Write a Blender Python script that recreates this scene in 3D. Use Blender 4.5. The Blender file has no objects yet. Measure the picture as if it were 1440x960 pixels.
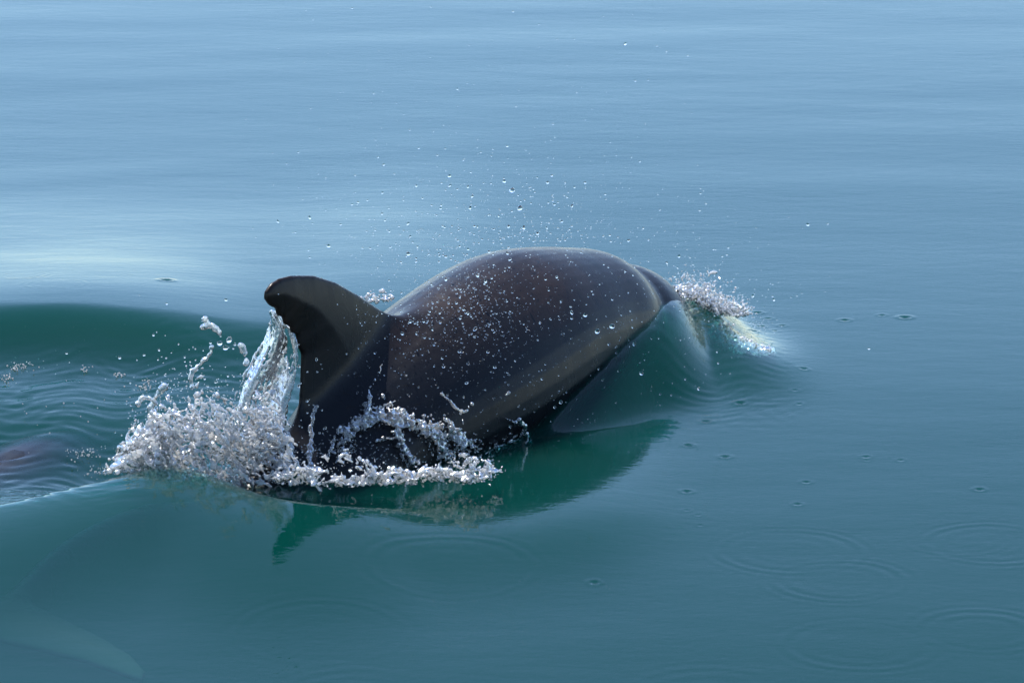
import bpy, math, random
import numpy as np
import openvdb
from mathutils import Vector
from mathutils.bvhtree import BVHTree

rnd = random.Random(7)
rng = np.random.default_rng(7)
SC = bpy.context.scene
COL = SC.collection
R = math.radians

# ------------------------------------------------------------------ camera, sky, sun, exposure
CAM_H, CAM_D, PITCH, HFOV = 2.4, 11.29, R(12.0), R(12.0)
cam_data = bpy.data.cameras.new('camera')
cam = bpy.data.objects.new('camera', cam_data)
COL.objects.link(cam)
cam.location = (0, -CAM_D, CAM_H)
cam.rotation_euler = (math.pi / 2 - PITCH, 0, 0)
cam_data.sensor_width = 36.0
cam_data.lens = 18.0 / math.tan(HFOV / 2)
cam_data.clip_start, cam_data.clip_end = 0.1, 20000.0
SC.camera = cam

SUN_EL, SUN_AZ = R(62), R(-32)          # azimuth measured from +Y towards +X
SUN_DIR = Vector((math.sin(SUN_AZ) * math.cos(SUN_EL), math.cos(SUN_AZ) * math.cos(SUN_EL), math.sin(SUN_EL)))
world = bpy.data.worlds.new('World')
SC.world = world
world.use_nodes = True
wn = world.node_tree
wn.nodes.clear()
wo = wn.nodes.new('ShaderNodeOutputWorld')
bg = wn.nodes.new('ShaderNodeBackground')
sky = wn.nodes.new('ShaderNodeTexSky')
sky.sky_type = 'NISHITA'
sky.sun_disc = False
sky.sun_elevation = SUN_EL
sky.sun_rotation = SUN_AZ
sky.air_density = 1.4
sky.dust_density = 4.0
sky.altitude = 5000.0
sky.ozone_density = 2.5
bg.inputs['Strength'].default_value = 0.15
wn.links.new(sky.outputs[0], bg.inputs['Color'])
wn.links.new(bg.outputs[0], wo.inputs['Surface'])

sun_data = bpy.data.lights.new('sun', 'SUN')
sun_data.energy = 5.0
sun_data.angle = R(0.53)
sun_data.color = (1.0, 0.95, 0.88)
sun = bpy.data.objects.new('sun', sun_data)
COL.objects.link(sun)
sun.rotation_euler = (-SUN_DIR).to_track_quat('-Z', 'Y').to_euler()

SC.view_settings.view_transform = 'Standard'
SC.view_settings.look = 'None'
SC.view_settings.gamma = 1.0
SC.view_settings.exposure = 0.75
SC.render.engine = 'CYCLES'
cy = SC.cycles
cy.max_bounces = 12
cy.transmission_bounces = 10
cy.glossy_bounces = 5
cy.transparent_max_bounces = 16
cy.volume_bounces = 1
cy.caustics_reflective = False
cy.caustics_refractive = False

# ------------------------------------------------------------------ helpers
F_PX = 720.0 / math.tan(HFOV / 2)
CAM = np.array([0.0, -CAM_D, CAM_H])


def ray(px, py):
    a, b = (px - 720.0) / F_PX, -(py - 480.0) / F_PX
    d = np.array([a, math.cos(PITCH) + b * math.sin(PITCH), -math.sin(PITCH) + b * math.cos(PITCH)])
    return d / np.linalg.norm(d)


def at(px, py, y):
    d = ray(px, py)
    return CAM + d * ((y - CAM[1]) / d[1])


def ground(px, py, z=0.0):
    d = ray(px, py)
    return CAM + d * ((z - CAM_H) / d[2])


def set_props(o, label=None, cat=None, group=None, kind=None):
    for k, v in (('label', label), ('category', cat), ('group', group), ('kind', kind)):
        if v:
            o[k] = v
    return o


def link(name, me, mat=None, parent=None):
    o = bpy.data.objects.new(name, me)
    COL.objects.link(o)
    if mat is not None and me is not None and not me.materials:
        me.materials.append(mat)
    if parent is not None:
        o.parent = parent
    return o


def mesh_from(name, verts, quads=None, tris=None, smooth=True):
    me = bpy.data.meshes.new(name)
    verts = np.ascontiguousarray(verts, dtype=np.float32)
    parts = []
    if tris is not None and len(tris):
        parts.append((np.asarray(tris, dtype=np.int32), 3))
    if quads is not None and len(quads):
        parts.append((np.asarray(quads, dtype=np.int32), 4))
    idx = np.concatenate([p.ravel() for p, n in parts])
    tot = np.concatenate([np.full(len(p), n, np.int32) for p, n in parts])
    start = np.concatenate([[0], np.cumsum(tot)[:-1]]).astype(np.int32)
    me.vertices.add(len(verts))
    me.vertices.foreach_set('co', verts.ravel())
    me.loops.add(len(idx))
    me.loops.foreach_set('vertex_index', idx)
    me.polygons.add(len(tot))
    me.polygons.foreach_set('loop_start', start)
    me.polygons.foreach_set('use_smooth', np.full(len(tot), smooth))
    me.update(calc_edges=True)
    return me


def catmull(pts, n):
    p = np.asarray(pts, float)
    m = len(p)
    u = np.linspace(0, m - 1, n)
    i = np.clip(u.astype(int), 0, m - 2)
    t = (u - i)[:, None]
    P = lambda k: p[np.clip(k, 0, m - 1)]
    p0, p1, p2, p3 = P(i - 1), P(i), P(i + 1), P(i + 2)
    return 0.5 * (2 * p1 + (p2 - p0) * t + (2 * p0 - 5 * p1 + 4 * p2 - p3) * t ** 2 + (3 * p1 - p0 - 3 * p2 + p3) * t ** 3)


def vnoise(P, seed=0):
    """smooth value noise on an (N,3) array, about -1..1"""
    Pi = np.floor(P).astype(np.int64)
    f = P - Pi
    f = f * f * (3 - 2 * f)
    out = 0.0

    def h(ix, iy, iz):
        v = (ix * 374761393 + iy * 668265263 + iz * 2147483647 + seed * 974711) & 0xffffffff
        v = ((v ^ (v >> 13)) * 1274126177) & 0xffffffff
        return ((v ^ (v >> 16)) & 0xffff) / 32767.5 - 1.0
    for dx in (0, 1):
        for dy in (0, 1):
            for dz in (0, 1):
                w = (f[:, 0] if dx else 1 - f[:, 0]) * (f[:, 1] if dy else 1 - f[:, 1]) * (f[:, 2] if dz else 1 - f[:, 2])
                out = out + w * h(Pi[:, 0] + dx, Pi[:, 1] + dy, Pi[:, 2] + dz)
    return out


def nodes_of(name):
    m = bpy.data.materials.new(name)
    m.use_nodes = True
    nt = m.node_tree
    nt.nodes.clear()
    out = nt.nodes.new('ShaderNodeOutputMaterial')
    return m, nt, out


def N(nt, t, **kw):
    n = nt.nodes.new(t)
    for k, v in kw.items():
        if k in n.inputs:
            n.inputs[k].default_value = v
        else:
            setattr(n, k, v)
    return n


# ------------------------------------------------------------------ materials
def make_water():
    m, nt, out = nodes_of('sea_water')
    L = nt.links.new
    geo = N(nt, 'ShaderNodeNewGeometry')
    # fine wind ripples: crests run mostly along X
    mp = N(nt, 'ShaderNodeMapping')
    mp.inputs['Scale'].default_value = (9, 22, 10)
    mp.inputs['Rotation'].default_value = (0, 0, R(4))
    n1 = N(nt, 'ShaderNodeTexNoise', Scale=1.0, Detail=4.0, Roughness=0.55)
    mp2 = N(nt, 'ShaderNodeMapping')
    mp2.inputs['Scale'].default_value = (50, 80, 40)
    mp2.inputs['Rotation'].default_value = (0, 0, R(-6))
    n2 = N(nt, 'ShaderNodeTexNoise', Scale=1.0, Detail=2.0, Roughness=0.5)
    L(geo.outputs['Position'], mp.inputs['Vector'])
    L(geo.outputs['Position'], mp2.inputs['Vector'])
    L(mp.outputs[0], n1.inputs['Vector'])
    L(mp2.outputs[0], n2.inputs['Vector'])
    b1 = N(nt, 'ShaderNodeBump', Strength=1.0, Distance=0.0005)
    b2 = N(nt, 'ShaderNodeBump', Strength=1.0, Distance=0.00022)
    L(n1.outputs[0], b1.inputs['Height'])
    L(n2.outputs[0], b2.inputs['Height'])
    L(b1.outputs[0], b2.inputs['Normal'])
    fr = N(nt, 'ShaderNodeFresnel', IOR=1.333)
    L(b2.outputs[0], fr.inputs['Normal'])
    inv = N(nt, 'ShaderNodeMath', operation='SUBTRACT')
    inv.inputs[0].default_value = 1.0
    L(geo.outputs['Backfacing'], inv.inputs[1])
    mul = N(nt, 'ShaderNodeMath', operation='MULTIPLY')
    L(fr.outputs[0], mul.inputs[0])
    L(inv.outputs[0], mul.inputs[1])
    gl = N(nt, 'ShaderNodeBsdfGlossy', Roughness=0.03)
    L(b2.outputs[0], gl.inputs['Normal'])
    tr = N(nt, 'ShaderNodeBsdfTransparent')
    mx = N(nt, 'ShaderNodeMixShader')
    L(mul.outputs[0], mx.inputs[0])
    L(tr.outputs[0], mx.inputs[1])
    L(gl.outputs[0], mx.inputs[2])
    L(mx.outputs[0], out.inputs['Surface'])
    vs = N(nt, 'ShaderNodeVolumeScatter', Density=7.5, Anisotropy=0.0)
    vs.inputs['Color'].default_value = (0.005, 0.122, 0.106, 1)
    va = N(nt, 'ShaderNodeVolumeAbsorption', Density=16.5)
    va.inputs['Color'].default_value = (0.02, 0.58, 0.54, 1)
    ad = N(nt, 'ShaderNodeAddShader')
    L(vs.outputs[0], ad.inputs[0])
    L(va.outputs[0], ad.inputs[1])
    L(ad.outputs[0], out.inputs['Volume'])
    try:
        m.cycles.homogeneous_volume = True
    except Exception:
        pass
    return m


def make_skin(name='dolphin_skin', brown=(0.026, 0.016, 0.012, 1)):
    m, nt, out = nodes_of(name)
    L = nt.links.new
    tc = N(nt, 'ShaderNodeTexCoord')
    n1 = N(nt, 'ShaderNodeTexNoise', Scale=5.0, Detail=5.0, Roughness=0.6)
    L(tc.outputs['Object'], n1.inputs['Vector'])
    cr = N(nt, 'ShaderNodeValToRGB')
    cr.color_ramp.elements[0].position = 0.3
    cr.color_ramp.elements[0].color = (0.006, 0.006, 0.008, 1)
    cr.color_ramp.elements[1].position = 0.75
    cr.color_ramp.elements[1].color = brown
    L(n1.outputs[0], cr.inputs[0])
    mp = N(nt, 'ShaderNodeMapping')
    mp.inputs['Scale'].default_value = (40, 40, 5)
    n2 = N(nt, 'ShaderNodeTexNoise', Scale=1.0, Detail=3.0)
    L(tc.outputs['Object'], mp.inputs['Vector'])
    L(mp.outputs[0], n2.inputs['Vector'])
    b = N(nt, 'ShaderNodeBump', Strength=0.25, Distance=0.0008)
    L(n2.outputs[0], b.inputs['Height'])
    mps = N(nt, 'ShaderNodeMapping')
    mps.inputs['Scale'].default_value = (22, 9, 60)
    mps.inputs['Rotation'].default_value = (R(12), R(-20), R(-35))
    ns = N(nt, 'ShaderNodeTexNoise', Scale=1.6, Detail=4.0, Roughness=0.6)
    L(tc.outputs['Object'], mps.inputs['Vector'])
    L(mps.outputs[0], ns.inputs['Vector'])
    rs = N(nt, 'ShaderNodeMapRange')
    rs.inputs['From Min'].default_value = 0.62
    rs.inputs['From Max'].default_value = 0.70
    L(ns.outputs[0], rs.inputs[0])
    dk = N(nt, 'ShaderNodeMix', data_type='RGBA')
    L(rs.outputs[0], dk.inputs[0])
    dk.inputs[7].default_value = (0.008, 0.007, 0.007, 1)
    # sunlit brown painted into the back by height, shaded slate below it
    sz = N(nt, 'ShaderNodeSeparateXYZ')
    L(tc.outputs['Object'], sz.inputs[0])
    lit_z = N(nt, 'ShaderNodeMapRange')
    lit_z.inputs['From Min'].default_value = 0.16
    lit_z.inputs['From Max'].default_value = 0.27
    L(sz.outputs[2], lit_z.inputs[0])
    lit_back = N(nt, 'ShaderNodeMix', data_type='RGBA')
    L(lit_z.outputs[0], lit_back.inputs[0])
    lit_back.inputs[6].default_value = (0.007, 0.008, 0.011, 1)
    L(cr.outputs[0], lit_back.inputs[7])
    L(lit_back.outputs[2], dk.inputs[6])
    nf = N(nt, 'ShaderNodeTexNoise', Scale=210.0, Detail=3.0, Roughness=0.7)
    L(tc.outputs['Object'], nf.inputs['Vector'])
    b2 = N(nt, 'ShaderNodeBump', Strength=0.35, Distance=0.0008)
    L(nf.outputs[0], b2.inputs['Height'])
    L(b2.outputs[0], b.inputs['Normal'])
    rr = N(nt, 'ShaderNodeMapRange')
    rr.inputs['To Min'].default_value = 0.18
    rr.inputs['To Max'].default_value = 0.40
    L(n2.outputs[0], rr.inputs[0])
    bs = N(nt, 'ShaderNodeBsdfPrincipled', Roughness=0.42)
    L(rr.outputs[0], bs.inputs['Roughness'])
    # skin colour turns paler towards the flukes
    sx = N(nt, 'ShaderNodeSeparateXYZ')
    L(tc.outputs['Object'], sx.inputs[0])
    ml = N(nt, 'ShaderNodeMapRange')
    ml.inputs['From Min'].default_value = -1.95
    ml.inputs['From Max'].default_value = -2.40
    L(sx.outputs[1], ml.inputs[0])
    mc = N(nt, 'ShaderNodeMix', data_type='RGBA')
    sp_ = N(nt, 'ShaderNodeMapRange')
    sp_.inputs['To Min'].default_value = 0.20
    sp_.inputs['To Max'].default_value = 0.0
    sp_.inputs['From Max'].default_value = 0.3
    L(ml.outputs[0], sp_.inputs[0])
    L(ml.outputs[0], mc.inputs[0])
    L(dk.outputs[2], mc.inputs[6])
    mc.inputs[7].default_value = (0.13, 0.09, 0.08, 1)
    L(mc.outputs[2], bs.inputs['Base Color'])
    L(sp_.outputs[0], bs.inputs['Specular IOR Level'])
    bs.inputs['Coat Weight'].default_value = 0.0
    bs.inputs['Specular IOR Level'].default_value = 0.30
    bs.inputs['Coat Roughness'].default_value = 0.12
    L(b.outputs[0], bs.inputs['Normal'])
    L(bs.outputs[0], out.inputs['Surface'])
    return m


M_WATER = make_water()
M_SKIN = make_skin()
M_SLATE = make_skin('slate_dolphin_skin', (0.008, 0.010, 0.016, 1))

# ------------------------------------------------------------------ dolphin
RIDGE = np.array([  # dorsal ridge, snout to tail notch
    (0.46, 0.15, -0.10), (0.425, 0.085, -0.035), (0.385, 0.035, 0.066), (0.335, -0.035, 0.155), (0.285, -0.11, 0.203),
    (0.19, -0.26, 0.269), (0.08, -0.42, 0.308), (-0.02, -0.57, 0.323), (-0.125, -0.75, 0.298), (-0.235, -0.93, 0.246),
    (-0.345, -1.10, 0.165), (-0.455, -1.25, 0.065), (-0.60, -1.40, -0.03), (-0.76, -1.55, -0.018), (-0.89, -1.75, -0.036),
    (-0.97, -1.98, -0.072), (-1.02, -2.12, -0.112)])
HALF_W = np.array([.025, .06, .115, .15, .168, .19, .22, .235, .235, .22, .185, .15, .105, .07, .045, .03, .018])
HALF_H = np.array([.022, .05, .10, .14, .17, .19, .225, .245, .25, .235, .205, .17, .13, .095, .065, .04, .02])


def spine():
    n = 180
    rd = catmull(RIDGE, n)
    hw = catmull(HALF_W[:, None], n)[:, 0]
    hh = catmull(HALF_H[:, None], n)[:, 0]
    kk = np.arange(n)
    fold = 1 - 0.11 * np.exp(-((kk - 37) / 2.0) ** 2) + 0.025 * np.exp(-((kk - 43) / 3.5) ** 2) - 0.065 * np.exp(-((kk - 50) / 2.2) ** 2) + 0.015 * np.exp(-((kk - 56) / 3.5) ** 2)
    T = np.gradient(rd, axis=0)
    T /= np.linalg.norm(T, axis=1)[:, None]
    S = np.cross(T, [0, 0, 1.0])
    S /= np.linalg.norm(S, axis=1)[:, None]
    U = np.cross(S, T)
    return rd, rd - U * hh[:, None], T, S, U, hw * fold, hh * fold


RD, CEN, TAN, SID, UPV, HW, HH = spine()

FIN = [(-.06, -.06), (.016, .004), (.071, .075), (.122, .148), (.176, .218), (.233, .275), (.295, .318), (.335, .338), (.365, .345), (.388, .340), (.396, .327),
       (.388, .305), (.372, .285), (.376, .270), (.362, .258), (.364, .240), (.349, .224), (.352, .210), (.338, .195), (.345, .172), (.341, .145), (.352, .125),
       (.39, .06), (.47, -.04), (.47, -.12), (-.06, -.12)]
FIN_A = np.array([-.235, -.93, .25])
FIN_B = np.array([-.46, -1.26, .06])


def poly_sd(U, W, poly):
    """signed distance to a polygon, negative inside"""
    P = np.array(poly)
    Q = np.roll(P, -1, axis=0)
    d = np.full(U.shape, 1e9)
    inside = np.zeros(U.shape, bool)
    for (ax, ay), (bx, by) in zip(P, Q):
        ex, ey = bx - ax, by - ay
        t = np.clip(((U - ax) * ex + (W - ay) * ey) / (ex * ex + ey * ey + 1e-12), 0, 1)
        d = np.minimum(d, np.hypot(U - ax - t * ex, W - ay - t * ey))
        c = ((ay > W) != (by > W))
        with np.errstate(divide='ignore', invalid='ignore'):
            xi = (bx - ax) * (W - ay) / (by - ay + 1e-12) + ax
        inside ^= c & (U < xi)
    return np.where(inside, -d, d)


def smin(a, b, k):
    h = np.clip(0.5 + 0.5 * (b - a) / k, 0, 1)
    return b * (1 - h) + a * h - k * h * (1 - h)


def build_dolphin_mesh():
    n, m = len(RD), 48
    ph = np.linspace(0, 2 * np.pi, m, endpoint=False)
    c, s = np.cos(ph), np.sin(ph)
    w = s * (1 - 0.10 * np.maximum(c, 0) ** 3 - 0.5 * np.maximum(-c, 0) ** 1.3)                  # a slight keel along the back
    V = CEN[:, None, :] + SID[:, None, :] * (HW[:, None] * w)[:, :, None] + UPV[:, None, :] * (HH[:, None] * c)[:, :, None]
    V = V.reshape(-1, 3)
    i, j = np.meshgrid(np.arange(n - 1), np.arange(m), indexing='ij')
    a, b = i * m + j, i * m + (j + 1) % m
    quads = np.stack([a, b, b + m, a + m], -1).reshape(-1, 4)
    V = np.vstack([V, CEN[0] + TAN[0] * -0.015, CEN[-1] + TAN[-1] * 0.01])
    k = np.arange(m)
    t1 = np.stack([np.full(m, n * m), (k + 1) % m, k], -1)
    t2 = np.stack([np.full(m, n * m + 1), (n - 1) * m + k, (n - 1) * m + (k + 1) % m], -1)
    tris = np.vstack([t1, t2])
    vox, half = 0.005, 14
    tf = openvdb.createLinearTransform(vox)
    lo = np.floor(V.min(0) / vox).astype(int) - 70
    hi = np.ceil(V.max(0) / vox).astype(int) + 70
    g = openvdb.FloatGrid.createLevelSetFromPolygons(points=V.astype(np.float32), triangles=tris.astype(np.uint32), quads=quads.astype(np.uint32), transform=tf, halfWidth=half)
    F = np.empty(hi - lo, np.float32)
    g.copyToArray(F, ijk=tuple(int(q) for q in lo))

    def region(p0, p1):
        a0 = np.maximum(np.floor(np.array(p0) / vox).astype(int), lo)
        a1 = np.minimum(np.ceil(np.array(p1) / vox).astype(int), hi)
        sl = tuple(slice(q0 - l, q1 - l) for q0, q1, l in zip(a0, a1, lo))
        G = np.meshgrid(*[np.arange(q0, q1) * vox for q0, q1 in zip(a0, a1)], indexing='ij')
        return sl, np.stack(G, -1)

    def blade(origin, u, wv, poly, tmax, kk, blend, cant=0.0):
        nv = np.cross(u, wv)
        pts = np.array([origin + u * p[0] + wv * p[1] for p in poly])
        sl, G = region(pts.min(0) - 0.06, pts.max(0) + 0.06)
        D = G - origin
        uu, ww, tt = D @ u, D @ wv, D @ nv
        sd = poly_sd(uu, ww, poly)
        rim = 0.0065                                            # rounded edge
        th = tmax * (1 - np.exp(-np.maximum(-sd - rim, 0) / kk)) + rim
        f = np.where(sd < -rim, np.abs(tt) - th, np.sqrt(np.maximum(sd + rim, 0) ** 2 + tt ** 2) - rim)
        F[sl] = smin(F[sl], f.astype(np.float32), blend)

    # dorsal fin
    u = FIN_B - FIN_A
    u /= np.linalg.norm(u)
    sd_ = np.cross(u, [0, 0, 1.0])
    sd_ /= np.linalg.norm(sd_)
    wv = np.cross(sd_, u)
    wv *= np.sign(wv[2])
    blade(FIN_A, u, wv, FIN, 0.022, 0.08, 0.06)
    # tail flukes: u points back, w to each side
    tb = TAN[-1].copy()
    tb[2] *= 0.3
    tb /= np.linalg.norm(tb)
    lat = np.cross(tb, [0, 0, 1.0])
    lat /= np.linalg.norm(lat)
    for sg in (1, -1):
        l2 = lat * sg + np.array([0, 0, -0.02])
        l2 /= np.linalg.norm(l2)
        blade(RD[-1] - tb * 0.02, tb, l2, [(-.16, -.02), (-.10, .04), (-.04, .14), (.03, .25), (.10, .34), (.17, .40), (.21, .41), (.19, .36), (.15, .27), (.12, .16), (.10, .07), (.05, .0), (0, -.02)], 0.014, 0.05, 0.02)
    # flippers, hanging under the chest
    k = 52
    for sg in (1, -1):
        o = CEN[k] + SID[k] * sg * HW[k] * 0.75 - UPV[k] * HH[k] * 0.6
        dn = -UPV[k] * 0.8 + SID[k] * sg * 0.3 + TAN[k] * 0.6
        ub = TAN[k] - dn * (TAN[k] @ dn) / (dn @ dn)
        ub /= np.linalg.norm(ub)
        dn /= np.linalg.norm(dn)
        blade(o, ub, dn, [(-.08, -.03), (-.07, .05), (-.03, .16), (.04, .28), (.09, .36), (.12, .37), (.11, .30), (.08, .18), (.07, .06), (.08, -.03)], 0.016, 0.05, 0.03)
    g2 = openvdb.FloatGrid(vox * half)
    g2.copyFromArray(F, ijk=tuple(int(q) for q in lo), tolerance=0.0)
    g2.transform = tf
    P, Tt, Q = g2.convertToPolygons(isovalue=0.0, adaptivity=0.0)
    Q = Q[:, ::-1]
    me = mesh_from('dolphin', P, quads=Q, tris=Tt[:, ::-1] if len(Tt) else None)
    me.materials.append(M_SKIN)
    return me


dolphin_me = build_dolphin_mesh()
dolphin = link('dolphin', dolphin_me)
set_props(dolphin, 'dark grey wet dolphin arching out of the water with its dorsal fin raised', 'dolphin', 'dolphins swimming side by side')

_v = np.empty(len(dolphin_me.vertices) * 3, np.float32)
dolphin_me.vertices.foreach_get('co', _v)
BVH = BVHTree.FromPolygons(_v.reshape(-1, 3).tolist(), [tuple(p.vertices) for p in dolphin_me.polygons])


def onto(px, py, off=0.012, fallback=-1.1):
    d = ray(px, py)
    h = BVH.ray_cast(Vector(CAM), Vector(d))
    if h[0] is None:
        return at(px, py, fallback)
    return np.array(h[0]) - d * off


# ------------------------------------------------------------------ sea surface
def axis_steps(parts, far, ratio=1.35):
    a = [np.arange(p0, p1, st) for p0, p1, st in parts]
    core = np.concatenate(a + [[parts[-1][1]]])
    core = core[np.concatenate([[True], np.diff(core) > 0.0015])]
    lo, hi = [], []
    st = parts[0][2]
    v = core[0]
    while v > -far:
        st *= ratio
        v -= st
        lo.append(v)
    st = parts[-1][2]
    v = core[-1]
    while v < far:
        st *= ratio
        v += st
        hi.append(v)
    return np.concatenate([lo[::-1], core, hi])


def ridge_wave(x, y, pts, w_near, w_far, wx=0.12, base=0.0, pts3=None):
    """a smooth crest whose top passes the picture points (px, py) with height h; gentler or steeper on either side"""
    P = np.array([(*ground(px, py, h)[:2], h - base) for px, py, h in pts] if pts3 is None else pts3)
    ln = np.linalg.norm(np.diff(P[:, :2], axis=0), axis=1).sum()
    if P.shape[1] == 3:
        P = np.hstack([P, np.full((len(P), 1), w_near)])
    P = catmull(P, int(max(12, 3.0 * ln / min(wx, P[:, 3].min() * 1.2))))
    hm = P[:, 2].max()
    acc = np.zeros(x.shape)
    seg = np.gradient(P[:, :2], axis=0)
    for (px, py, h, wn_), (sx, sy) in zip(P, seg):
        if h < 0.02 * hm:
            continue
        m = (np.abs(x - px) < 3.6 * wx) & (y - py > -3.6 * wn_) & (y - py < 3.6 * w_far)
        sl = math.hypot(sx, sy)
        weff = 1 / math.hypot(sx / sl / wx, sy / sl * 0.5 * (1 / wn_ + 1 / w_far))
        ov = min(1.0, sl / (weff * 0.793))
        dy = y[m] - py
        acc[m] += (h / hm * np.exp(-((x[m] - px) / wx) ** 2 - (dy / np.where(dy < 0, wn_, w_far)) ** 2)) ** 5 * ov
    return hm * acc ** 0.2


def sea_height(X, Y):
    Z = np.zeros(X.shape)
    near = (np.abs(X) < 2.3) & (Y > -3.4) & (Y < 6.6)
    x, y = X[near], Y[near]
    z = np.zeros(x.shape)
    # low swell and wind ripples
    r2 = np.random.default_rng(3)
    for k in range(46):
        lam = 0.10 * (1.6 / 0.10) ** r2.random()
        th = r2.normal(0, 0.22) + math.radians(94)
        kx, ky = math.cos(th) * 2 * np.pi / lam, math.sin(th) * 2 * np.pi / lam
        slope = 0.0010 * (lam / 0.4) ** 0.25
        env = 0.55 + 0.45 * np.sin(x * r2.uniform(.5, 2) + y * r2.uniform(-1.5, 1.5) + r2.uniform(0, 6))
        z += env * slope * lam / (2 * np.pi) * np.sin(kx * x + ky * y + r2.uniform(0, 6.28))
    fade = np.clip((2.3 - np.abs(x)) / 0.3, 0, 1) * np.clip((6.6 - y) / 0.5, 0, 1) * np.clip((y + 3.4) / 0.3, 0, 1)
    z *= fade
    z -= 0.0100 * np.maximum(0.4 - y, 0) ** 2 * fade
    # wake wave behind the dolphin (left) and the hollow in front of it
    z += ridge_wave(x, y, [(-420, 446, .06), (-200, 442, .06), (0, 440, .06), (200, 448, .058), (380, 454, .056), (500, 436, .06), (600, 432, .05)], .23, 1.5, .2, .0)
    z += ridge_wave(x, y, [(-260, 490, .01), (-60, 470, .025), (90, 458, .032), (200, 468, .03), (270, 488, .022), (320, 518, .01)], .16, .75, .09)
    z -= ridge_wave(x, y, [(-300, 600, .03), (-60, 600, .05), (120, 600, .055), (240, 600, .05), (330, 610, .025)], .24, .32, .2)
    # water heaped over the tail stock
    hump = ridge_wave(x, y, [(-260, 735, .01), (-100, 715, .02), (0, 700, .03), (110, 675, .04), (200, 652, .05), (236, 641, .056), (272, 654, .048), (310, 672, .042), (360, 688, .038), (420, 698, .034), (480, 704, .024), (540, 708, .010)], .48, .11, .11, -.025)
    side = ridge_wave(x, y, [(330, 708, .02), (400, 716, .020), (470, 720, .017), (560, 722, .014), (700, 718, .010), (800, 704, .012), (870, 690, .0)], .27, .5, .12, -.015)
    B3 = [onto(px, py, .015) for px, py in [(745, 602), (800, 558), (850, 514), (890, 478), (920, 454), (942, 428)]]
    B3 = [(p[0], p[1], max(0.01, p[2] + .012), w) for p, w in zip(B3, (.035, .05, .08, .12, .17, .22))]
    for px, py, h in [(962, 417, .112), (984, 424, .105), (1000, 450, .075), (1020, 476, .055), (1052, 490, .036), (1085, 500, .016)]:
        B3.append((*ground(px, py, h)[:2], h, .24))
    bow = ridge_wave(x, y, None, .25, .28, .085, 0.0, B3)
    z += (np.maximum(hump, 0) ** 4 + np.maximum(side, 0) ** 4 + np.maximum(bow, 0) ** 4) ** 0.25
    # short chop in the hollow behind the splash, finer wrinkles on the bow wave
    def chop(cx, cy, rx, ry, lam0, lam1, slope, th0, sd, cnt):
        g = ground(cx, cy)
        q = np.exp(-((x - g[0]) / rx) ** 4 - ((y - g[1]) / ry) ** 4)
        m = q > 0.01
        rr = np.random.default_rng(sd)
        xx, yy = x[m], y[m]
        wxx = xx + 0.02 * np.sin(yy * 17 + 1) + 0.015 * np.sin(xx * 23 + yy * 11)
        wyy = yy + 0.03 * np.sin(xx * 13) + 0.02 * np.sin(xx * 29 + 2)
        acc = 0
        for k in range(cnt):
            lam = lam0 * (lam1 / lam0) ** rr.random()
            th = math.radians(th0) + rr.normal(0, .55)
            env = np.clip(0.3 + np.sin(xx * rr.uniform(2, 9) + yy * rr.uniform(-7, 7) + rr.uniform(0, 6)), 0, 1.3)
            acc = acc + env * slope * lam / 6.28 * np.sin(6.283 / lam * (wxx * math.cos(th) + wyy * math.sin(th)) + rr.uniform(0, 6))
        z[m] += acc * q[m]
    chop(150, 580, .55, .55, .035, .16, .035, 80, 11, 16)
    chop(60, 665, .30, .28, .025, .09, .05, 75, 12, 14)
    chop(930, 520, .28, .50, .022, .07, .022, 120, 13, 12)
    # fallen drops: rings and pits
    for cx, cy, wd, lam, am in RINGS:
        gx, gy, _ = ground(cx, cy)
        rad = wd * 0.5 * (CAM_D / F_PX) * (math.hypot(gy + CAM_D, CAM_H) / CAM_D)
        m = (np.abs(x - gx) < rad + 4 * lam) & (np.abs(y - gy) < rad + 4 * lam)
        r = np.hypot(x[m] - gx, y[m] - gy)
        am *= 0.46 * r2.uniform(.5, 1.1)
        ang = np.arctan2(y[m] - gy, x[m] - gx)
        p_ = r2.uniform(0, 6)
        r = r * (1 + 0.012 * np.sin(2 * ang + p_) + 0.006 * np.sin(5 * ang + 2 * p_))
        am = am * (0.62 + 0.38 * np.sin(ang * r2.integers(1, 3) + p_ * 2))
        z[m] += am * np.cos(2 * np.pi * (r - rad) / lam) * np.exp(-((r - rad) / (1.1 * lam)) ** 2)
        if wd > 120:
            z[m] += 0.5 * am * np.cos(2 * np.pi * (r - rad * .72) / (lam * 1.3)) * np.exp(-((r - rad * .72) / (1.4 * lam)) ** 2)
    for cx, cy, wd in PITS:
        gx, gy, _ = ground(cx, cy)
        rad = wd * 0.5 * 0.00165
        m = (np.abs(x - gx) < rad * 5) & (np.abs(y - gy) < rad * 5)
        r = np.hypot(x[m] - gx, y[m] - gy)
        z[m] += -0.36 * rad * np.exp(-(r / rad) ** 2) + 0.12 * rad * np.exp(-((r - 2.1 * rad) / (0.7 * rad)) ** 2)
    Z[near] = z
    return Z


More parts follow.
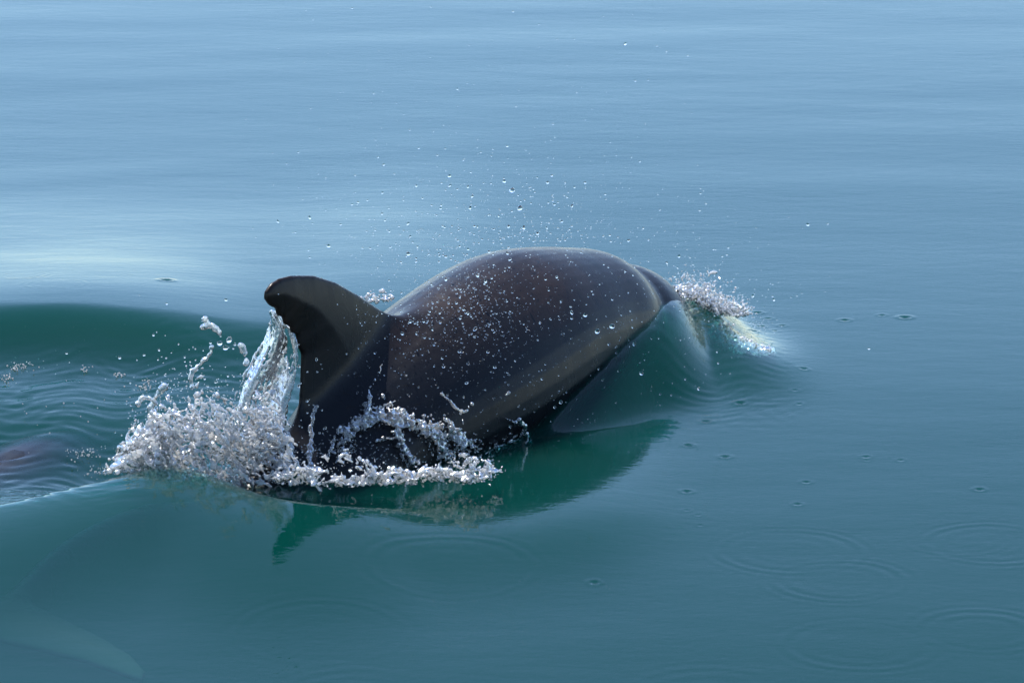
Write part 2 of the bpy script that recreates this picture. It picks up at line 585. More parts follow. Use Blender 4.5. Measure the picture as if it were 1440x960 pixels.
RINGS = [(452, 840, 245, .034, .00050), (1112, 742, 205, .030, .00045), (1395, 733, 190, .030, .0005), (1345, 728, 150, .026, .0003), (1182, 776, 186, .030, .0004),
         (1210, 850, 214, .034, .0004), (1382, 834, 185, .034, .0005), (635, 768, 235, .034, .0006), (35, 430, 64, .018, .0009), (80, 448, 84, .018, .0007),
         (205, 433, 66, .016, .0007), (222, 449, 42, .014, .0007), (1088, 572, 44, .014, .0006), (1115, 602, 28, .012, .0007), (1058, 598, 36, .012, .0005), (975, 586, 46, .014, .0006),
         (1165, 550, 26, .010, .0004), (1032, 562, 30, .010, .0006), (640, 716, 44, .014, .0006), (790, 704, 40, .012, .0006), (700, 712, 30, .010, .0006), (585, 716, 26, .010, .0005),
         (1026, 628, 46, .014, .0003), (1120, 490, 14, .008, .0005), (1160, 490, 12, .008, .0005), (930, 645, 60, .016, .0005), (865, 625, 50, .014, .0005), (880, 700, 60, .016, .0004),
         (40, 720, 60, .016, .0004), (270, 690, 28, .010, .0004), (320, 704, 40, .012, .0004), (1038, 698, 34, .012, .0005), (1030, 688, 24, .010, .0005), (1190, 580, 50, .014, .0002),
         (1387, 651, 20, .010, .0009), (978, 631, 24, .010, .0009), (1240, 300, 90, .03, .0002), (500, 905, 200, .04, .0003), (1000, 905, 220, .04, .00035)]
PITS = [(1041, 562, 9), (993, 584, 8), (966, 672, 8), (1020, 628, 8), (1122, 686, 7), (1267, 632, 6), (1378, 668, 8), (1188, 450, 9), (1240, 443, 7), (1273, 446, 11), (1065, 440, 9), (1080, 448, 7),
        (1070, 460, 8), (1100, 458, 7), (1060, 470, 7), (1090, 466, 6), (1130, 519, 8), (1118, 546, 6), (1124, 562, 6), (968, 614, 8), (1134, 659, 7), (966, 695, 5), (985, 712, 5), (1305, 555, 4), (235, 436, 11),
        (836, 780, 8), (1219, 632, 5), (1218, 628, 7), (982, 700, 5)]


def build_sea():
    xs = axis_steps([(-2.2, -1.25, .010), (-1.25, 1.25, .004), (1.25, 2.2, .010)], 4000)
    ys = axis_steps([(-3.3, -3.0, .02), (-3.0, 1.0, .0065), (1.0, 6.4, .018)], 4000)
    X, Y = np.meshgrid(xs, ys)
    Z = sea_height(X, Y)
    V = np.stack([X, Y, Z], -1).reshape(-1, 3)
    nx, ny = len(xs), len(ys)
    i, j = np.meshgrid(np.arange(ny - 1), np.arange(nx - 1), indexing='ij')
    a = (i * nx + j).ravel()
    Q = np.stack([a, a + 1, a + nx + 1, a + nx], -1)
    me = mesh_from('sea', V, quads=Q)
    me.materials.append(M_WATER)
    return me


sea = set_props(link('sea', build_sea()), kind='structure')
mb, ntb, ob = nodes_of('seabed_silt')
dif = N(ntb, 'ShaderNodeBsdfDiffuse')
dif.inputs[0].default_value = (0.05, 0.06, 0.05, 1)
ntb.links.new(dif.outputs[0], ob.inputs['Surface'])
s_ = 4500.0
seabed = link('seabed', mesh_from('seabed', [(-s_, -s_, -12), (s_, -s_, -12), (s_, s_, -12), (-s_, s_, -12)], quads=[(0, 1, 2, 3)]), mb)
set_props(seabed, kind='structure')

# ------------------------------------------------------------------ splash, foam and drops
def clear_water(name, white, rough=0.0):
    m, nt, out = nodes_of(name)
    L = nt.links.new
    g = N(nt, 'ShaderNodeBsdfPrincipled', Roughness=rough, IOR=1.333)
    g.inputs['Transmission Weight'].default_value = 1.0
    g.inputs['Base Color'].default_value = (0.97, 0.99, 1.0, 1)
    if white <= 0:
        L(g.outputs[0], out.inputs['Surface'])
        return m
    tc = N(nt, 'ShaderNodeNewGeometry')
    nz = N(nt, 'ShaderNodeTexNoise', Scale=60.0, Detail=5.0, Roughness=0.7)
    L(tc.outputs['Position'], nz.inputs['Vector'])
    mr = N(nt, 'ShaderNodeMapRange')
    mr.inputs['From Min'].default_value = 0.40
    mr.inputs['From Max'].default_value = 0.62
    mr.inputs['To Min'].default_value = max(0.0, white - 0.4)
    mr.inputs['To Max'].default_value = min(1.0, white + 0.4)
    L(nz.outputs[0], mr.inputs[0])
    bm = N(nt, 'ShaderNodeBump', Strength=1.0, Distance=0.0012)
    nb = N(nt, 'ShaderNodeTexNoise', Scale=260.0, Detail=2.0)
    L(tc.outputs['Position'], nb.inputs['Vector'])
    L(nb.outputs[0], bm.inputs['Height'])
    # air-filled water: white scattering bits between clear gaps, a wet gloss over both
    d = N(nt, 'ShaderNodeBsdfDiffuse')
    d.inputs[0].default_value = (0.95, 0.95, 0.95, 1)
    t = N(nt, 'ShaderNodeBsdfTranslucent')
    t.inputs[0].default_value = (0.95, 0.95, 0.95, 1)
    a = N(nt, 'ShaderNodeMixShader')
    a.inputs[0].default_value = 0.5
    L(d.outputs[0], a.inputs[1])
    L(t.outputs[0], a.inputs[2])
    tr = N(nt, 'ShaderNodeBsdfTransparent')
    tr.inputs[0].default_value = (0.97, 0.98, 0.98, 1)
    clear = N(nt, 'ShaderNodeMixShader')
    clear.inputs[0].default_value = 0.5
    L(tr.outputs[0], clear.inputs[1])
    L(g.outputs[0], clear.inputs[2])
    L(bm.outputs[0], g.inputs['Normal'])
    mx = N(nt, 'ShaderNodeMixShader')
    L(mr.outputs[0], mx.inputs[0])
    L(clear.outputs[0], mx.inputs[1])
    L(a.outputs[0], mx.inputs[2])
    gl = N(nt, 'ShaderNodeBsdfGlossy', Roughness=0.08)
    L(bm.outputs[0], gl.inputs['Normal'])
    fr = N(nt, 'ShaderNodeFresnel', IOR=1.333)
    L(bm.outputs[0], fr.inputs['Normal'])
    m2 = N(nt, 'ShaderNodeMixShader')
    L(fr.outputs[0], m2.inputs[0])
    L(mx.outputs[0], m2.inputs[1])
    L(gl.outputs[0], m2.inputs[2])
    L(m2.outputs[0], out.inputs['Surface'])
    return m


M_DROP = clear_water('clear_water_drop', 0.0)
M_SPLASH = clear_water('splashing_water', 0.74)
M_SHEET = clear_water('thin_water_sheet', 0.2)
M_JET = clear_water('jet_water', 0.08)
M_FOAM = clear_water('white_foam', 0.74)

def blob_mesh(name, S, vox, noise=0.0, blur=1, nscale=90.0, seed=1):
    """one skin over many overlapping water beads (x, y, z, r)"""
    S = np.asarray(S, float)
    lo = np.floor((S[:, :3].min(0) - 0.03) / vox).astype(int)
    hi = np.ceil((S[:, :3].max(0) + 0.03) / vox).astype(int)
    band = 4 * vox
    F = np.full(hi - lo, band, np.float32)
    for x, y, z, r in S:
        c = np.array([x, y, z]) / vox - lo
        e = r / vox + 4
        a = np.maximum(np.floor(c - e).astype(int), 0)
        b = np.minimum(np.ceil(c + e).astype(int) + 1, F.shape)
        gx, gy, gz = (np.arange(p, q, dtype=np.float32) for p, q in zip(a, b))
        d = np.sqrt(((gx - c[0]) ** 2)[:, None, None] + ((gy - c[1]) ** 2)[None, :, None] + ((gz - c[2]) ** 2)[None, None, :]) * vox - r
        w = F[a[0]:b[0], a[1]:b[1], a[2]:b[2]]
        np.minimum(w, d, out=w)
    np.clip(F, -band, band, out=F)
    for _ in range(blur):
        for ax in range(3):
            F = (np.roll(F, 1, ax) + 2 * F + np.roll(F, -1, ax)) * 0.25
    if noise:
        idx = np.argwhere(np.abs(F) < band * 0.95)
        P = (idx + lo) * vox
        F[tuple(idx.T)] += (noise * (vnoise(P * nscale, seed) + 0.6 * vnoise(P * nscale * 2.1, seed + 1))).astype(np.float32)
    g = openvdb.FloatGrid(float(band))
    g.copyFromArray(F, ijk=tuple(int(q) for q in lo), tolerance=0.0)
    g.transform = openvdb.createLinearTransform(vox)
    P, T, Q = g.convertToPolygons(isovalue=0.0, adaptivity=0.0)
    return mesh_from(name, P, quads=Q[:, ::-1], tris=T[:, ::-1] if len(T) else None)


def strand(pts, r0, r1, step=0.004, wob=0.003, bead=0.2):
    """beads along a 3D curve, r0 at its start to r1 at its end"""
    pts = np.asarray(pts, float)
    ln = np.linalg.norm(np.diff(pts, axis=0), axis=1).sum()
    n = max(3, int(ln / step))
    c = catmull(pts, n)
    out = []
    ph = rnd.uniform(0, 6)
    for i in range(n):
        t = i / (n - 1)
        r = (r0 + (r1 - r0) * t) * (1 + bead * math.sin(ph + i * step * 260 + 2 * math.sin(i * 0.37 + ph)))
        out.append((*(c[i] + rng.normal(0, wob, 3) * 0.5), max(r, 0.0019)))
    return out


_CV = {}


def curve_px(pts, t):
    k = id(pts)
    if k not in _CV:
        _CV[k] = (pts, catmull(pts, 400))
    return _CV[k][1][int(min(399, max(0, t * 399)))]


# --- splash thrown up behind the fin
sp = set_props(link('splash', None), 'white water splash thrown up behind the dolphin\'s dorsal fin', 'splash')
BASE = [(150, 662), (205, 668), (265, 676), (330, 688), (385, 682), (425, 668)]
TOPC = [(196, 622), (204, 578), (232, 548), (272, 538), (318, 552), (362, 520)]
beads = []
for i in range(300):
    t = rnd.random()
    b, tp = curve_px(BASE, t), curve_px(TOPC, t)
    f0 = rnd.random() * 0.55
    f1 = min(1.0, f0 + rnd.uniform(0.25, 0.7)) * rnd.uniform(0.82, 1.04)
    yb = -1.33 + rnd.gauss(0, 0.05)
    ps = []
    lean = rnd.uniform(-16, 22)
    for k in range(5):
        f = f0 + (f1 - f0) * k / 4
        p = b + (tp - b) * f
        ps.append(at(p[0] + lean * math.sin(f * 3) + rnd.gauss(0, 4), p[1] + rnd.gauss(0, 4), yb + 0.05 * f * rnd.uniform(-1, 1)))
    r = rnd.choice([.0018, .0024, .003, .0042])
    beads += strand(ps, r, r * 0.7, wob=.0018)
GU, GV = np.meshgrid((np.arange(120) + .5) / 120, (np.arange(90) + .5) / 90, indexing='ij')
for ly in range(4):
    U_, V_ = GU.ravel() + rng.normal(0, .004, GU.size), GV.ravel() + rng.normal(0, .006, GU.size)
    hole = vnoise(np.stack([U_ * 30 + V_ * 9, V_ * 4.5, np.full(U_.shape, ly * 3.7)], -1), 31)
    bulge = vnoise(np.stack([U_ * 7, V_ * 5, np.full(U_.shape, ly * 5.1)], -1), 32)
    fine = vnoise(np.stack([U_ * 34 + V_ * 10, V_ * 6, np.full(U_.shape, ly * 2.1)], -1), 33)
    top = 0.80 + 0.20 * vnoise(np.stack([U_ * 18, U_ * 0, np.full(U_.shape, ly * 1.3)], -1), 34)
    keep = (hole < 0.32 - 0.5 * (V_ - .45)) & (V_ < top) & (U_ > 0) & (U_ < 1)
    for u_, v_, bl, fi in zip(U_[keep], V_[keep], bulge[keep], fine[keep]):
        b, tp = curve_px(BASE, u_), curve_px(TOPC, u_)
        p = b + (tp - b) * v_
        beads.append((*at(p[0] + 8 * bl + 22 * v_ * (u_ - .3), p[1] + 5 * fi, -1.36 + (ly - 1.5) * .035 + .028 * bl + .012 * fi), .0024))
for i in range(45):
    t = rnd.random()
    b, tp = curve_px(BASE, t), curve_px(TOPC, t)
    p = b + (tp - b) * rnd.random() ** 1.5
    beads.append((*at(p[0] + rnd.gauss(0, 8), p[1] + rnd.gauss(0, 6), -1.33 + rnd.gauss(0, .05)), rnd.uniform(.003, .008)))
set_props(link('spray_body', blob_mesh('spray_body', beads, 0.0025, 0.0010, nscale=150), M_SPLASH, sp), kind='stuff')
# the sheet of water dragged off the fin's trailing edge
LEFT = [(377, 436), (374, 462), (362, 492), (346, 520), (334, 548), (326, 580), (318, 620)]
RIGHT = [(389, 438), (410, 466), (418, 492), (415, 530), (406, 570), (400, 610), (396, 640)]
beads = []
for i in range(56):
    u = (i + rnd.random()) / 56
    v0, v1 = rnd.random() * 0.5, 1.0
    v1 = min(1.0, v0 + rnd.uniform(.3, .8))
    ps = []
    for k in range(6):
        v = v0 + (v1 - v0) * k / 5
        p = curve_px(LEFT, v) * (1 - u) + curve_px(RIGHT, v) * u
        ps.append(at(p[0] + rnd.gauss(0, 1.5), p[1], -1.26 + 0.03 * math.sin(u * 9 + v * 4)))
    beads += strand(ps, .0022, .0034, wob=0.0012)
for i in range(60):
    for j in range(90):
        u, v = (i + rnd.random()) / 60, (j + rnd.random()) / 90
        if vnoise(np.array([[u * 9.0, v * 4.5, 0.5]]), 5)[0] > 0.02 + 0.22 * v or u < 0.10 + 0.12 * vnoise(np.array([[v * 14.0, 2.5, 0.5]]), 6)[0]:
            continue
        p = curve_px(LEFT, v) * (1 - u) + curve_px(RIGHT, v) * u
        beads.append((*at(p[0], p[1], -1.26 + 0.03 * math.sin(u * 9 + v * 4)), .0030))
link('water_sheet', blob_mesh('water_sheet', beads, 0.0025, 0.0009, nscale=140), M_SHEET, sp)
for k, (jet, r0, r1) in enumerate([
        ([(270, 545), (268, 530), (274, 518), (288, 505), (296, 497), (298, 488)], .0055, .0035),
        ([(278, 548), (277, 536), (283, 528), (285, 518)], .004, .0025),
        ([(220, 568), (212, 562), (203, 557), (196, 563), (194, 568)], .0050, .0045),
        ([(347, 512), (345, 500), (341, 492), (339, 486)], .0055, .0045),
        ([(214, 590), (211, 575), (222, 552), (231, 544)], .006, .006)]):
    b = strand([at(x, y, -1.32) for x, y in jet], r0, r1)
    b.append((*at(*jet[-1], -1.32), r1 * 1.6))
    link('water_jet', blob_mesh('water_jet', b, 0.0022, 0.0012, nscale=170), M_JET, sp)

# --- foam band along the waterline of the near flank
fl = set_props(link('splash', None), 'low white foaming splash along the dolphin\'s near flank at the waterline', 'splash')
beads = []
BB = [(385, 668), (430, 674), (490, 676), (560, 672), (620, 668), (665, 672), (690, 662)]
BT = [(395, 632), (430, 646), (480, 628), (540, 650), (600, 652), (650, 632), (688, 642)]
for i in range(5200):
    t = rnd.random()
    b, tp = curve_px(BB, t), curve_px(BT, t)
    f = rnd.random() ** 1.5
    hole = vnoise(np.array([[t * 34, f * 2.2, 0.3]]), 41)[0]
    if hole > 0.35 - f * .7:
        continue
    p = b + (tp - b) * f
    beads.append((*at(p[0] + rnd.gauss(0, 2), p[1] + 6 + rnd.gauss(0, 1.5), ground(b[0], b[1] + 6, .015)[1] + .03 * hole + rnd.gauss(0, .008)), rnd.uniform(.0022, .0034)))
for i in range(620):
    t = rnd.random()
    b, tp = curve_px(BB, t), curve_px(BT, t)
    yb = ground(b[0], b[1] + 6, .015)[1] + rnd.gauss(0, .03)
    p = b + (tp - b) * rnd.random() ** 1.4 + np.array([rnd.gauss(0, 8), 5 + rnd.gauss(0, 2)])
    th, dth = rnd.gauss(0, .9), rnd.gauss(0, .5)
    ps = []
    for k in range(4):
        ps.append(at(p[0], p[1], yb + rnd.gauss(0, .004)))
        p = p + np.array([math.cos(th), -math.sin(th) * .7]) * rnd.uniform(2, 8)
        th += dth
    r = rnd.choice([.0016, .0022, .003, .0042])
    beads += strand(ps, r, r * .7, wob=.003)
set_props(link('foam', blob_mesh('foam', beads, 0.0028, 0.0018, nscale=140, seed=9), M_FOAM, fl), kind='stuff')
SHEETS = [([(478, 640), (486, 610), (500, 598), (520, 590), (545, 580), (562, 586), (585, 596), (610, 600), (640, 614), (655, 630)], .020, 900),
          ([(490, 640), (520, 622), (540, 617), (552, 616)], .006, 60), ([(556, 590), (560, 612), (572, 640), (585, 650)], .013, 320),
          ([(600, 603), (618, 622), (630, 645)], .017, 420), ([(625, 585), (640, 605), (655, 620), (670, 628)], .011, 220),
          ([(690, 640), (705, 632), (722, 625), (738, 618)], .016, 330), ([(520, 586), (514, 572), (520, 560)], .008, 60)]
beads = []
for path, wd, n in SHEETS:
    for i in range(n):
        p = curve_px(path, rnd.random())
        beads.append((*onto(p[0] + rnd.gauss(0, wd * 330), p[1] + rnd.gauss(0, wd * 330), rnd.uniform(.004, .03)), rnd.uniform(.0018, .0042)))
    for i in range(max(3, n // 18)):
        t0 = rnd.random() * 0.6
        q = [curve_px(path, t0 + k * rnd.uniform(.06, .13)) for k in range(4)]
        ox, oy = rnd.gauss(0, wd * 300), rnd.gauss(0, wd * 300)
        beads += strand([onto(x + ox, y + oy, .02) for x, y in q], .0024, .0018)
set_props(link('lace_film', blob_mesh('lace_film', beads, 0.0024, 0.0010, nscale=150, seed=4), M_SHEET, fl), kind='stuff')
for jet, r0, r1 in [
        ([(541, 503), (532, 526), (519, 550), (520, 567), (514, 585)], .0022, .005),
        ([(436, 656), (437, 617), (439, 590), (445, 572)], .0065, .0035),
        ([(519, 552), (530, 560), (538, 556)], .003, .003),
        ([(622, 554), (640, 572), (652, 580), (663, 568)], .0045, .0035),
        ([(648, 580), (655, 608), (668, 628)], .002, .0028),
        ([(701, 577), (712, 588), (724, 594)], .002, .0035),
        ([(728, 590), (736, 598), (738, 612), (742, 624)], .0055, .0070),
        ([(674, 552), (692, 560), (708, 557), (715, 552)], .0022, .0028),
        ([(545, 520), (560, 524), (572, 528)], .002, .002),
        ([(650, 640), (652, 632), (651, 628)], .006, .005),
        ([(460, 640), (470, 618), (478, 600)], .005, .003)]:
    b = strand([onto(x, y, .03) for x, y in jet], r0, r1)
    b.append((*onto(*jet[-1], .03), r1 * 1.7))
    link('water_jet', blob_mesh('water_jet', b, 0.0022, 0.0012, nscale=170), M_JET, fl)

# --- spray at the bow wave
bw = set_props(link('splash', None), 'white spray breaking off the wave in front of the dolphin\'s head', 'splash')
beads = []
fine = []
for i in range(950):
    t = rnd.random()
    b = curve_px([(942, 424), (965, 418), (990, 428), (1012, 440), (1045, 442)], t)
    tp = curve_px([(942, 366), (968, 370), (990, 380), (1006, 390), (1046, 424)], t)
    y = -0.03 + rnd.gauss(0, .05)
    f1 = rnd.random()
    f1 = f1 ** 1.6 * rnd.uniform(.7, 1.25)
    ps = [at(b[0] + rnd.gauss(0, 4) + 8 * k * rnd.random(), b[1] + (tp[1] - b[1]) * f1 * k / 3 + rnd.gauss(0, 3), y) for k in range(4)]
    beads += strand(ps, rnd.choice([.0014, .002, .0026]), .0014, wob=.006)
set_props(link('foam', blob_mesh('foam', beads, 0.0024, 0.0014, nscale=160, seed=12), M_SPLASH, bw), kind='stuff')
beads = []
for i in range(480):
    t = rnd.random()
    b = curve_px([(1000, 470), (1016, 488), (1045, 498), (1082, 497)], t)
    tp = curve_px([(996, 440), (1018, 450), (1045, 470), (1080, 490)], t)
    g = ground(b[0], b[1])
    f1 = rnd.random()
    ps = [at(b[0] + rnd.gauss(0, 3) + 4 * k * rnd.random(), b[1] + (tp[1] - b[1]) * f1 * k / 3 + rnd.gauss(0, 2), g[1] + rnd.gauss(0, .03)) for k in range(4)]
    beads += strand(ps, rnd.choice([.002, .003, .004]), .0018, wob=.004)
set_props(link('foam', blob_mesh('foam', beads, 0.0028, 0.0016, nscale=140, seed=12), M_FOAM, bw), kind='stuff')
b = strand([at(x, y, .08) for x, y in [(985, 392), (994, 390), (1000, 384), (1008, 382)]], .003, .004)
link('water_jet', blob_mesh('water_jet', b, 0.0022, 0.0009), M_SPLASH, bw)

fs = set_props(link('splash', None), 'small bead splash seen between the fin and the dolphin\'s back', 'splash')
beads = []
for i in range(70):
    x, y = rnd.uniform(503, 552), 0
    y = 424 - rnd.random() ** 1.5 * 20 * (1 - abs(x - 530) / 40)
    beads.append((*at(x, y, -.55 + rnd.gauss(0, .03)), rnd.uniform(.003, .0065)))
set_props(link('foam', blob_mesh('foam', beads, 0.0026, 0.0012), M_SPLASH, fs), kind='stuff')

# --- loose drops in the air
def ball(name, sub, stretch=1.0, wob=0.0, seed=0):
    import bmesh
    bm = bmesh.new()
    bmesh.ops.create_icosphere(bm, subdivisions=sub, radius=1.0)
    r_ = random.Random(seed)
    ax = Vector((r_.gauss(0, 1), r_.gauss(0, 1), r_.gauss(0, 1))).normalized()
    for v in bm.verts:
        c = v.co.normalized()
        v.co = c * (1 + wob * math.sin(3 * c.dot(ax) + seed) + wob * 0.6 * math.sin(5 * c.x + 2 * seed))
        v.co.z *= stretch
    me = bpy.data.meshes.new(name)
    bm.to_mesh(me)
    bm.free()
    me.polygons.foreach_set('use_smooth', [True] * len(me.polygons))
    me.materials.append(M_DROP)
    return me


DROP_ME = [ball('water_droplet', 2, 1.0, 0.0, 1), ball('water_droplet', 2, 1.25, 0.08, 2), ball('water_droplet', 2, 0.85, 0.10, 3), ball('water_droplet', 2, 1.5, 0.12, 4)]
G_AIR = ('clear water droplet flying in the air above the dolphin against the blue sea', 'droplets flying above the dolphin')
G_BODY = ('clear water droplet flying in front of the dolphin\'s dark flank', 'droplets flying in front of the flank')
G_HEAD = ('clear water droplet flying ahead of the dolphin\'s head near the bow spray', 'droplets flying ahead of the head')
G_TAIL = ('clear water droplet flying over the green water left of the fin splash', 'droplets flying left of the fin splash')


def drop(px, py, y, rpx, label, group=None, me=None):
    p = at(px, py, y)
    o = bpy.data.objects.new('water_droplet', me or rnd.choice(DROP_ME))
    COL.objects.link(o)
    o.location = p
    k = 0.82 * rpx * 0.00165 * (y + CAM_D) / CAM_D
    o.scale = (k, k, k)
    o.rotation_euler = (rnd.gauss(0, .5), rnd.gauss(0, .5), rnd.uniform(0, 6))
    return set_props(o, label, 'water droplet', group)


BIG = [(720, 268, 5.2, 3, 'large stretched water drop high above the dolphin\'s back, upper of two'), (731, 293, 4.6, 1, 'large water drop above the dolphin\'s back, just below a stretched one'),
       (709, 255, 3.4, 1, 'small water drop beside and above the large stretched drop over the back'), (632, 248, 3.6, 2, 'round water drop high above the gap between fin and back'),
       (770, 257, 3.0, 0, 'bright glinting water drop above the top of the back'), (462, 346, 3.6, 0, 'bright glinting drop alone in the air above the dorsal fin'),
       (574, 357, 4.2, 2, 'largest water drop just above the rear slope of the back'), (627, 361, 3.0, 0, 'glinting drop just over the silhouette of the back, right of the rear slope'),
       (1136, 316, 3.2, 0, 'brightest glinting drop far ahead of the head over open water'), (691, 411, 7.0, 3, 'largest ragged water blob flying in front of the middle of the back'),
       (861, 459, 5.2, 2, 'large flattened water drop in front of the lower flank behind the head'), (840, 466, 4.0, 1, 'water drop close left of the large flattened drop on the lower flank'),
       (823, 443, 3.8, 0, 'round bright drop in front of the flank above the flattened drop'), (902, 525, 3.6, 0, 'glinting round drop in front of the green bow wave'),
       (1222, 490, 2.4, 0, 'tiny glinting drop low over calm water right of the bow wave')]
for px, py, r, k, lab in BIG:
    drop(px, py, -0.75 if py < 420 else -1.15, r * 0.95, lab, None, DROP_ME[k])
for px, py, r, k, lab in [(309, 483, 6.5, 2, 'largest free water blob over green water left of the curtain of water'), (317, 489, 5.5, 1, 'second free water blob touching below the largest one left of the curtain'),
                          (322, 478, 5.8, 3, 'elongated water blob uppermost of the three left of the curtain of water'), (296, 482, 3.0, 0, 'small round drop left of the three free water blobs')]:
    drop(px, py, -1.32, r * 0.8, lab, None, DROP_ME[k])
tw = set_props(link('water_blob', blob_mesh('water_blob', strand([at(x, y, -1.32) for x, y in [(288, 447), (291, 455), (287, 460), (297, 456), (303, 463), (309, 467)]], .0075, .006, wob=.003), 0.0022, 0.0015, nscale=150), M_JET),
               'ragged twisted water blob flying highest above the splash, left of the fin', 'water blob')
n_small = []


def near_surface_ok(px, py):
    return 0 < px < 1440 and 0 < py < 960


def put(px, py, y, r, g, cap):
    if len(cap) < cap_n[g[1]]:
        cap.append(1)
        drop(px, py, y, r, g[0], g[1])
    else:
        n_small.append((*at(px, py, y), r * 0.00165))


cap_n = {G_AIR[1]: 90, G_BODY[1]: 130, G_HEAD[1]: 40, G_TAIL[1]: 20}
caps = {k: [] for k in cap_n}


def rad():
    return min(3.0, 0.75 + rnd.expovariate(2.0))


pool = []
for i in range(420):
    px, py = rnd.gauss(690, 115), 372 - abs(rnd.gauss(0, 75))
    if py > 345 + abs(px - 770) * 0.25 and px > 540:
        py -= 30
    pool.append((rad(), px, py, -0.7 + rnd.gauss(0, .22), G_AIR))
for i in range(90):
    pool.append((rad() * .8, rnd.uniform(380, 1000), rnd.uniform(10, 330), -0.6 + rnd.gauss(0, .3), G_AIR))
k = 0
while k < 560:
    px, py = (rnd.gauss(660, 60), rnd.gauss(430, 40)) if rnd.random() < .38 else (rnd.uniform(480, 960), rnd.uniform(355, 620))
    d = ray(px, py)
    h = BVH.ray_cast(Vector(CAM), Vector(d))
    if h[0] is None or py > 640:
        continue
    k += 1
    pool.append((rad() * (1.0 if k % 3 else 0.7), px, py, h[0].y - rnd.uniform(.02, .35), G_BODY))
for i in range(110):
    pool.append((rad() * .85, 945 + abs(rnd.gauss(0, 75)), 425 - abs(rnd.gauss(0, 45)), 0.05 + rnd.gauss(0, .12), G_HEAD))
for i in range(40):
    pool.append((rad() * .85, rnd.uniform(900, 1030), rnd.uniform(435, 560), -0.75, G_HEAD))
for i in range(60):
    pool.append((rad(), rnd.gauss(260, 60), 545 - abs(rnd.gauss(0, 50)), -1.32 + rnd.gauss(0, .05), G_TAIL))
for i in range(26):
    pool.append((rad() * 1.1, rnd.gauss(428, 22), rnd.uniform(470, 640), -1.42, G_BODY))
pool.sort(key=lambda q: -q[0])
for r, px, py, y, g in pool:
    put(px, py, y, r, g, caps[g[1]])
# specks of water too small to pick apart: over the splash, the spray and the wet flank
for i in range(900):
    t = rnd.random()
    b, tp = curve_px(BASE, t), curve_px(TOPC, t)
    p = b + (tp - b) * rnd.uniform(.2, 1.12)
    n_small.append((*at(p[0] + rnd.gauss(0, 12), p[1] + rnd.gauss(0, 10), -1.34 + rnd.gauss(0, .06)), rnd.uniform(.0007, .002)))
for i in range(700):
    t = rnd.random()
    b = curve_px([(942, 420), (965, 415), (990, 425), (1012, 440), (1045, 442), (1082, 494)], t)
    n_small.append((*at(b[0] + rnd.gauss(0, 10), b[1] - abs(rnd.gauss(0, 22)) + 6, .05 + rnd.gauss(0, .06)), rnd.uniform(.0006, .0019)))
for i in range(1500):
    px, py = (rnd.gauss(650, 70), rnd.gauss(430, 45)) if i % 2 else (rnd.uniform(500, 950), rnd.uniform(350, 640))
    n_small.append((*onto(px, py, rnd.uniform(.008, .1)), min(.0026, .0006 + rnd.expovariate(2600))))
for i in range(700):
    px, py = rnd.gauss(690, 150), 360 - abs(rnd.gauss(0, 90))
    n_small.append((*at(px, py, -.6 + rnd.gauss(0, .25)), .0005 + rnd.expovariate(2600)))
for i in range(500):
    p = curve_px(BT, rnd.random())
    n_small.append((*at(p[0] + rnd.gauss(0, 8), p[1] + rnd.gauss(0, 14), ground(p[0], 676)[1] + rnd.gauss(0, .03)), rnd.uniform(.0006, .002)))
IV = np.array([v.co[:] for v in DROP_ME[0].vertices])
t_ = (1 + 5 ** .5) / 2
ICO = np.array([(-1, t_, 0), (1, t_, 0), (-1, -t_, 0), (1, -t_, 0), (0, -1, t_), (0, 1, t_), (0, -1, -t_), (0, 1, -t_), (t_, 0, -1), (t_, 0, 1), (-t_, 0, -1), (-t_, 0, 1)]) / math.hypot(1, t_)
ICF = np.array([(0, 11, 5), (0, 5, 1), (0, 1, 7), (0, 7, 10), (0, 10, 11), (1, 5, 9), (5, 11, 4), (11, 10, 2), (10, 7, 6), (7, 1, 8), (3, 9, 4), (3, 4, 2), (3, 2, 6), (3, 6, 8), (3, 8, 9), (4, 9, 5), (2, 4, 11), (6, 2, 10), (8, 6, 7), (9, 8, 1)])


def specks_mesh(name, S):
    S = np.asarray(S)
    V = (S[:, None, :3] + ICO[None] * S[:, None, 3:4]).reshape(-1, 3)
    T = (ICF[None] + (np.arange(len(S)) * 12)[:, None, None]).reshape(-1, 3)
    return mesh_from(name, V, tris=T)


set_props(link('water_spray', specks_mesh('water_spray', n_small), M_DROP), 'fine spray of tiny water specks hanging around the dolphin', 'spray', None, 'stuff')

# --- foam bubbles lying on the green water left of the splash
def sea_z(x, y):
    return float(sea_height(np.array([[x]]), np.array([[y]]))[0, 0])


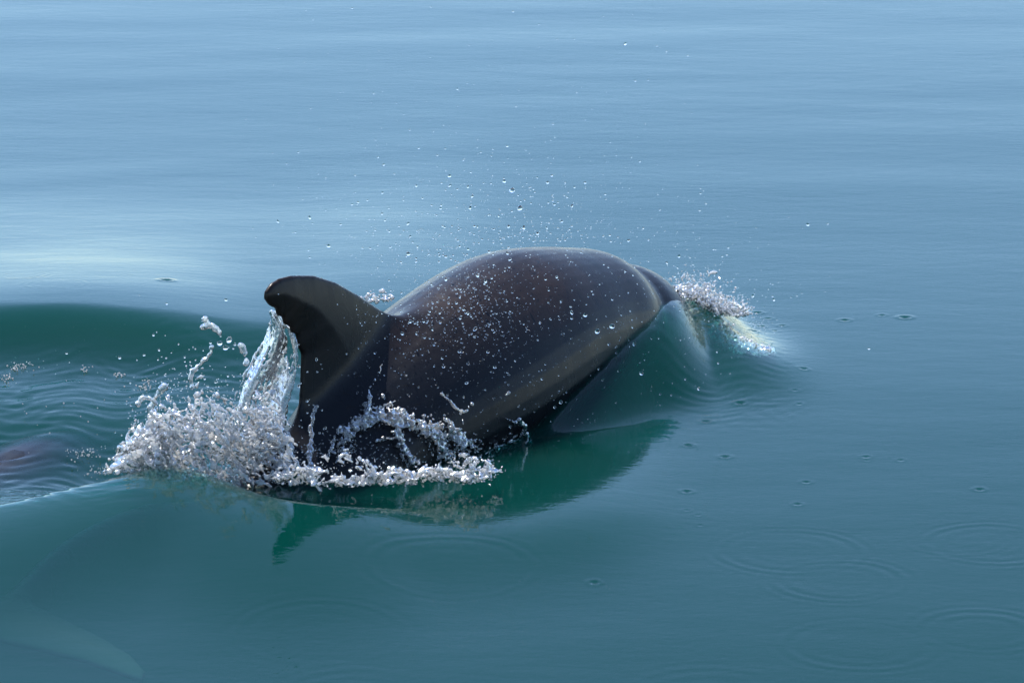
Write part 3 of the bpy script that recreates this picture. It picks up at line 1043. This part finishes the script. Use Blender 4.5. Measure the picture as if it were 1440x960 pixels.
def on_sea(px, py):
    z = 0.0
    for _ in range(6):
        g = ground(px, py, z)
        z = sea_z(g[0], g[1])
    return np.array([g[0], g[1], z])


for (cx, cy, w, h, n), lab in [((30, 506, 20, 7, 50), 'curved streak of white foam bubbles on green water by the left edge'), ((8, 531, 10, 6, 30), 'dense foam patch cut off by the left edge below the curved streak'),
                               ((202, 498, 11, 5, 30), 'round cluster of foam bubbles in the middle of the green trough'), ((168, 504, 11, 4, 24), 'flat foam cluster left of the round cluster in the green trough'),
                               ((120, 502, 9, 4, 16), 'small foam cluster third from the curtain in the green trough'), ((207, 536, 10, 4, 16), 'glinting foam bubbles below the round cluster in the green trough'),
                               ((195, 601, 13, 8, 40), 'foam ball cluster close to the left foot of the splash'), ((120, 642, 26, 8, 60), 'broken foam strip behind the tail hump at lower left'),
                               ((142, 660, 22, 6, 50), 'foam fringe along the crest over the tail stock')]:
    B = []
    c = on_sea(cx, cy)
    kx, ky = 0.0016, 0.0075
    for i in range(n):
        x, y = c[0] + rnd.gauss(0, w * .5) * kx, c[1] + rnd.gauss(0, h * .5) * ky
        B.append((x, y, c[2] + rnd.uniform(-.001, .002), rnd.uniform(.0006, .0024)))
    set_props(link('foam_patch', specks_mesh('foam_patch', B), M_FOAM), lab, 'foam patch', None, 'stuff')
B = []
for i in range(80):
    px, py = rnd.uniform(20, 340), rnd.uniform(455, 640)
    p = at(px, py, on_sea(px, py)[1]) if i % 8 == 0 else ground(px, py, -0.01)
    B.append((*p, rnd.uniform(.0008, .0022)))
set_props(link('loose_bubbles', specks_mesh('loose_bubbles', B), M_FOAM), 'scattered single bubbles on the green water left of the splash', 'bubbles', None, 'stuff')

# --- second dolphin, its back just under and through the surface at the left
mate = dolphin.copy()
COL.objects.link(mate)
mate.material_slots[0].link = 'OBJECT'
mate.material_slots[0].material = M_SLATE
mate.location = (-1.03, -0.26, -0.366)
set_props(mate, 'second dolphin at the left edge, only its dark back awash in the green water', 'dolphin', 'dolphins swimming side by side')
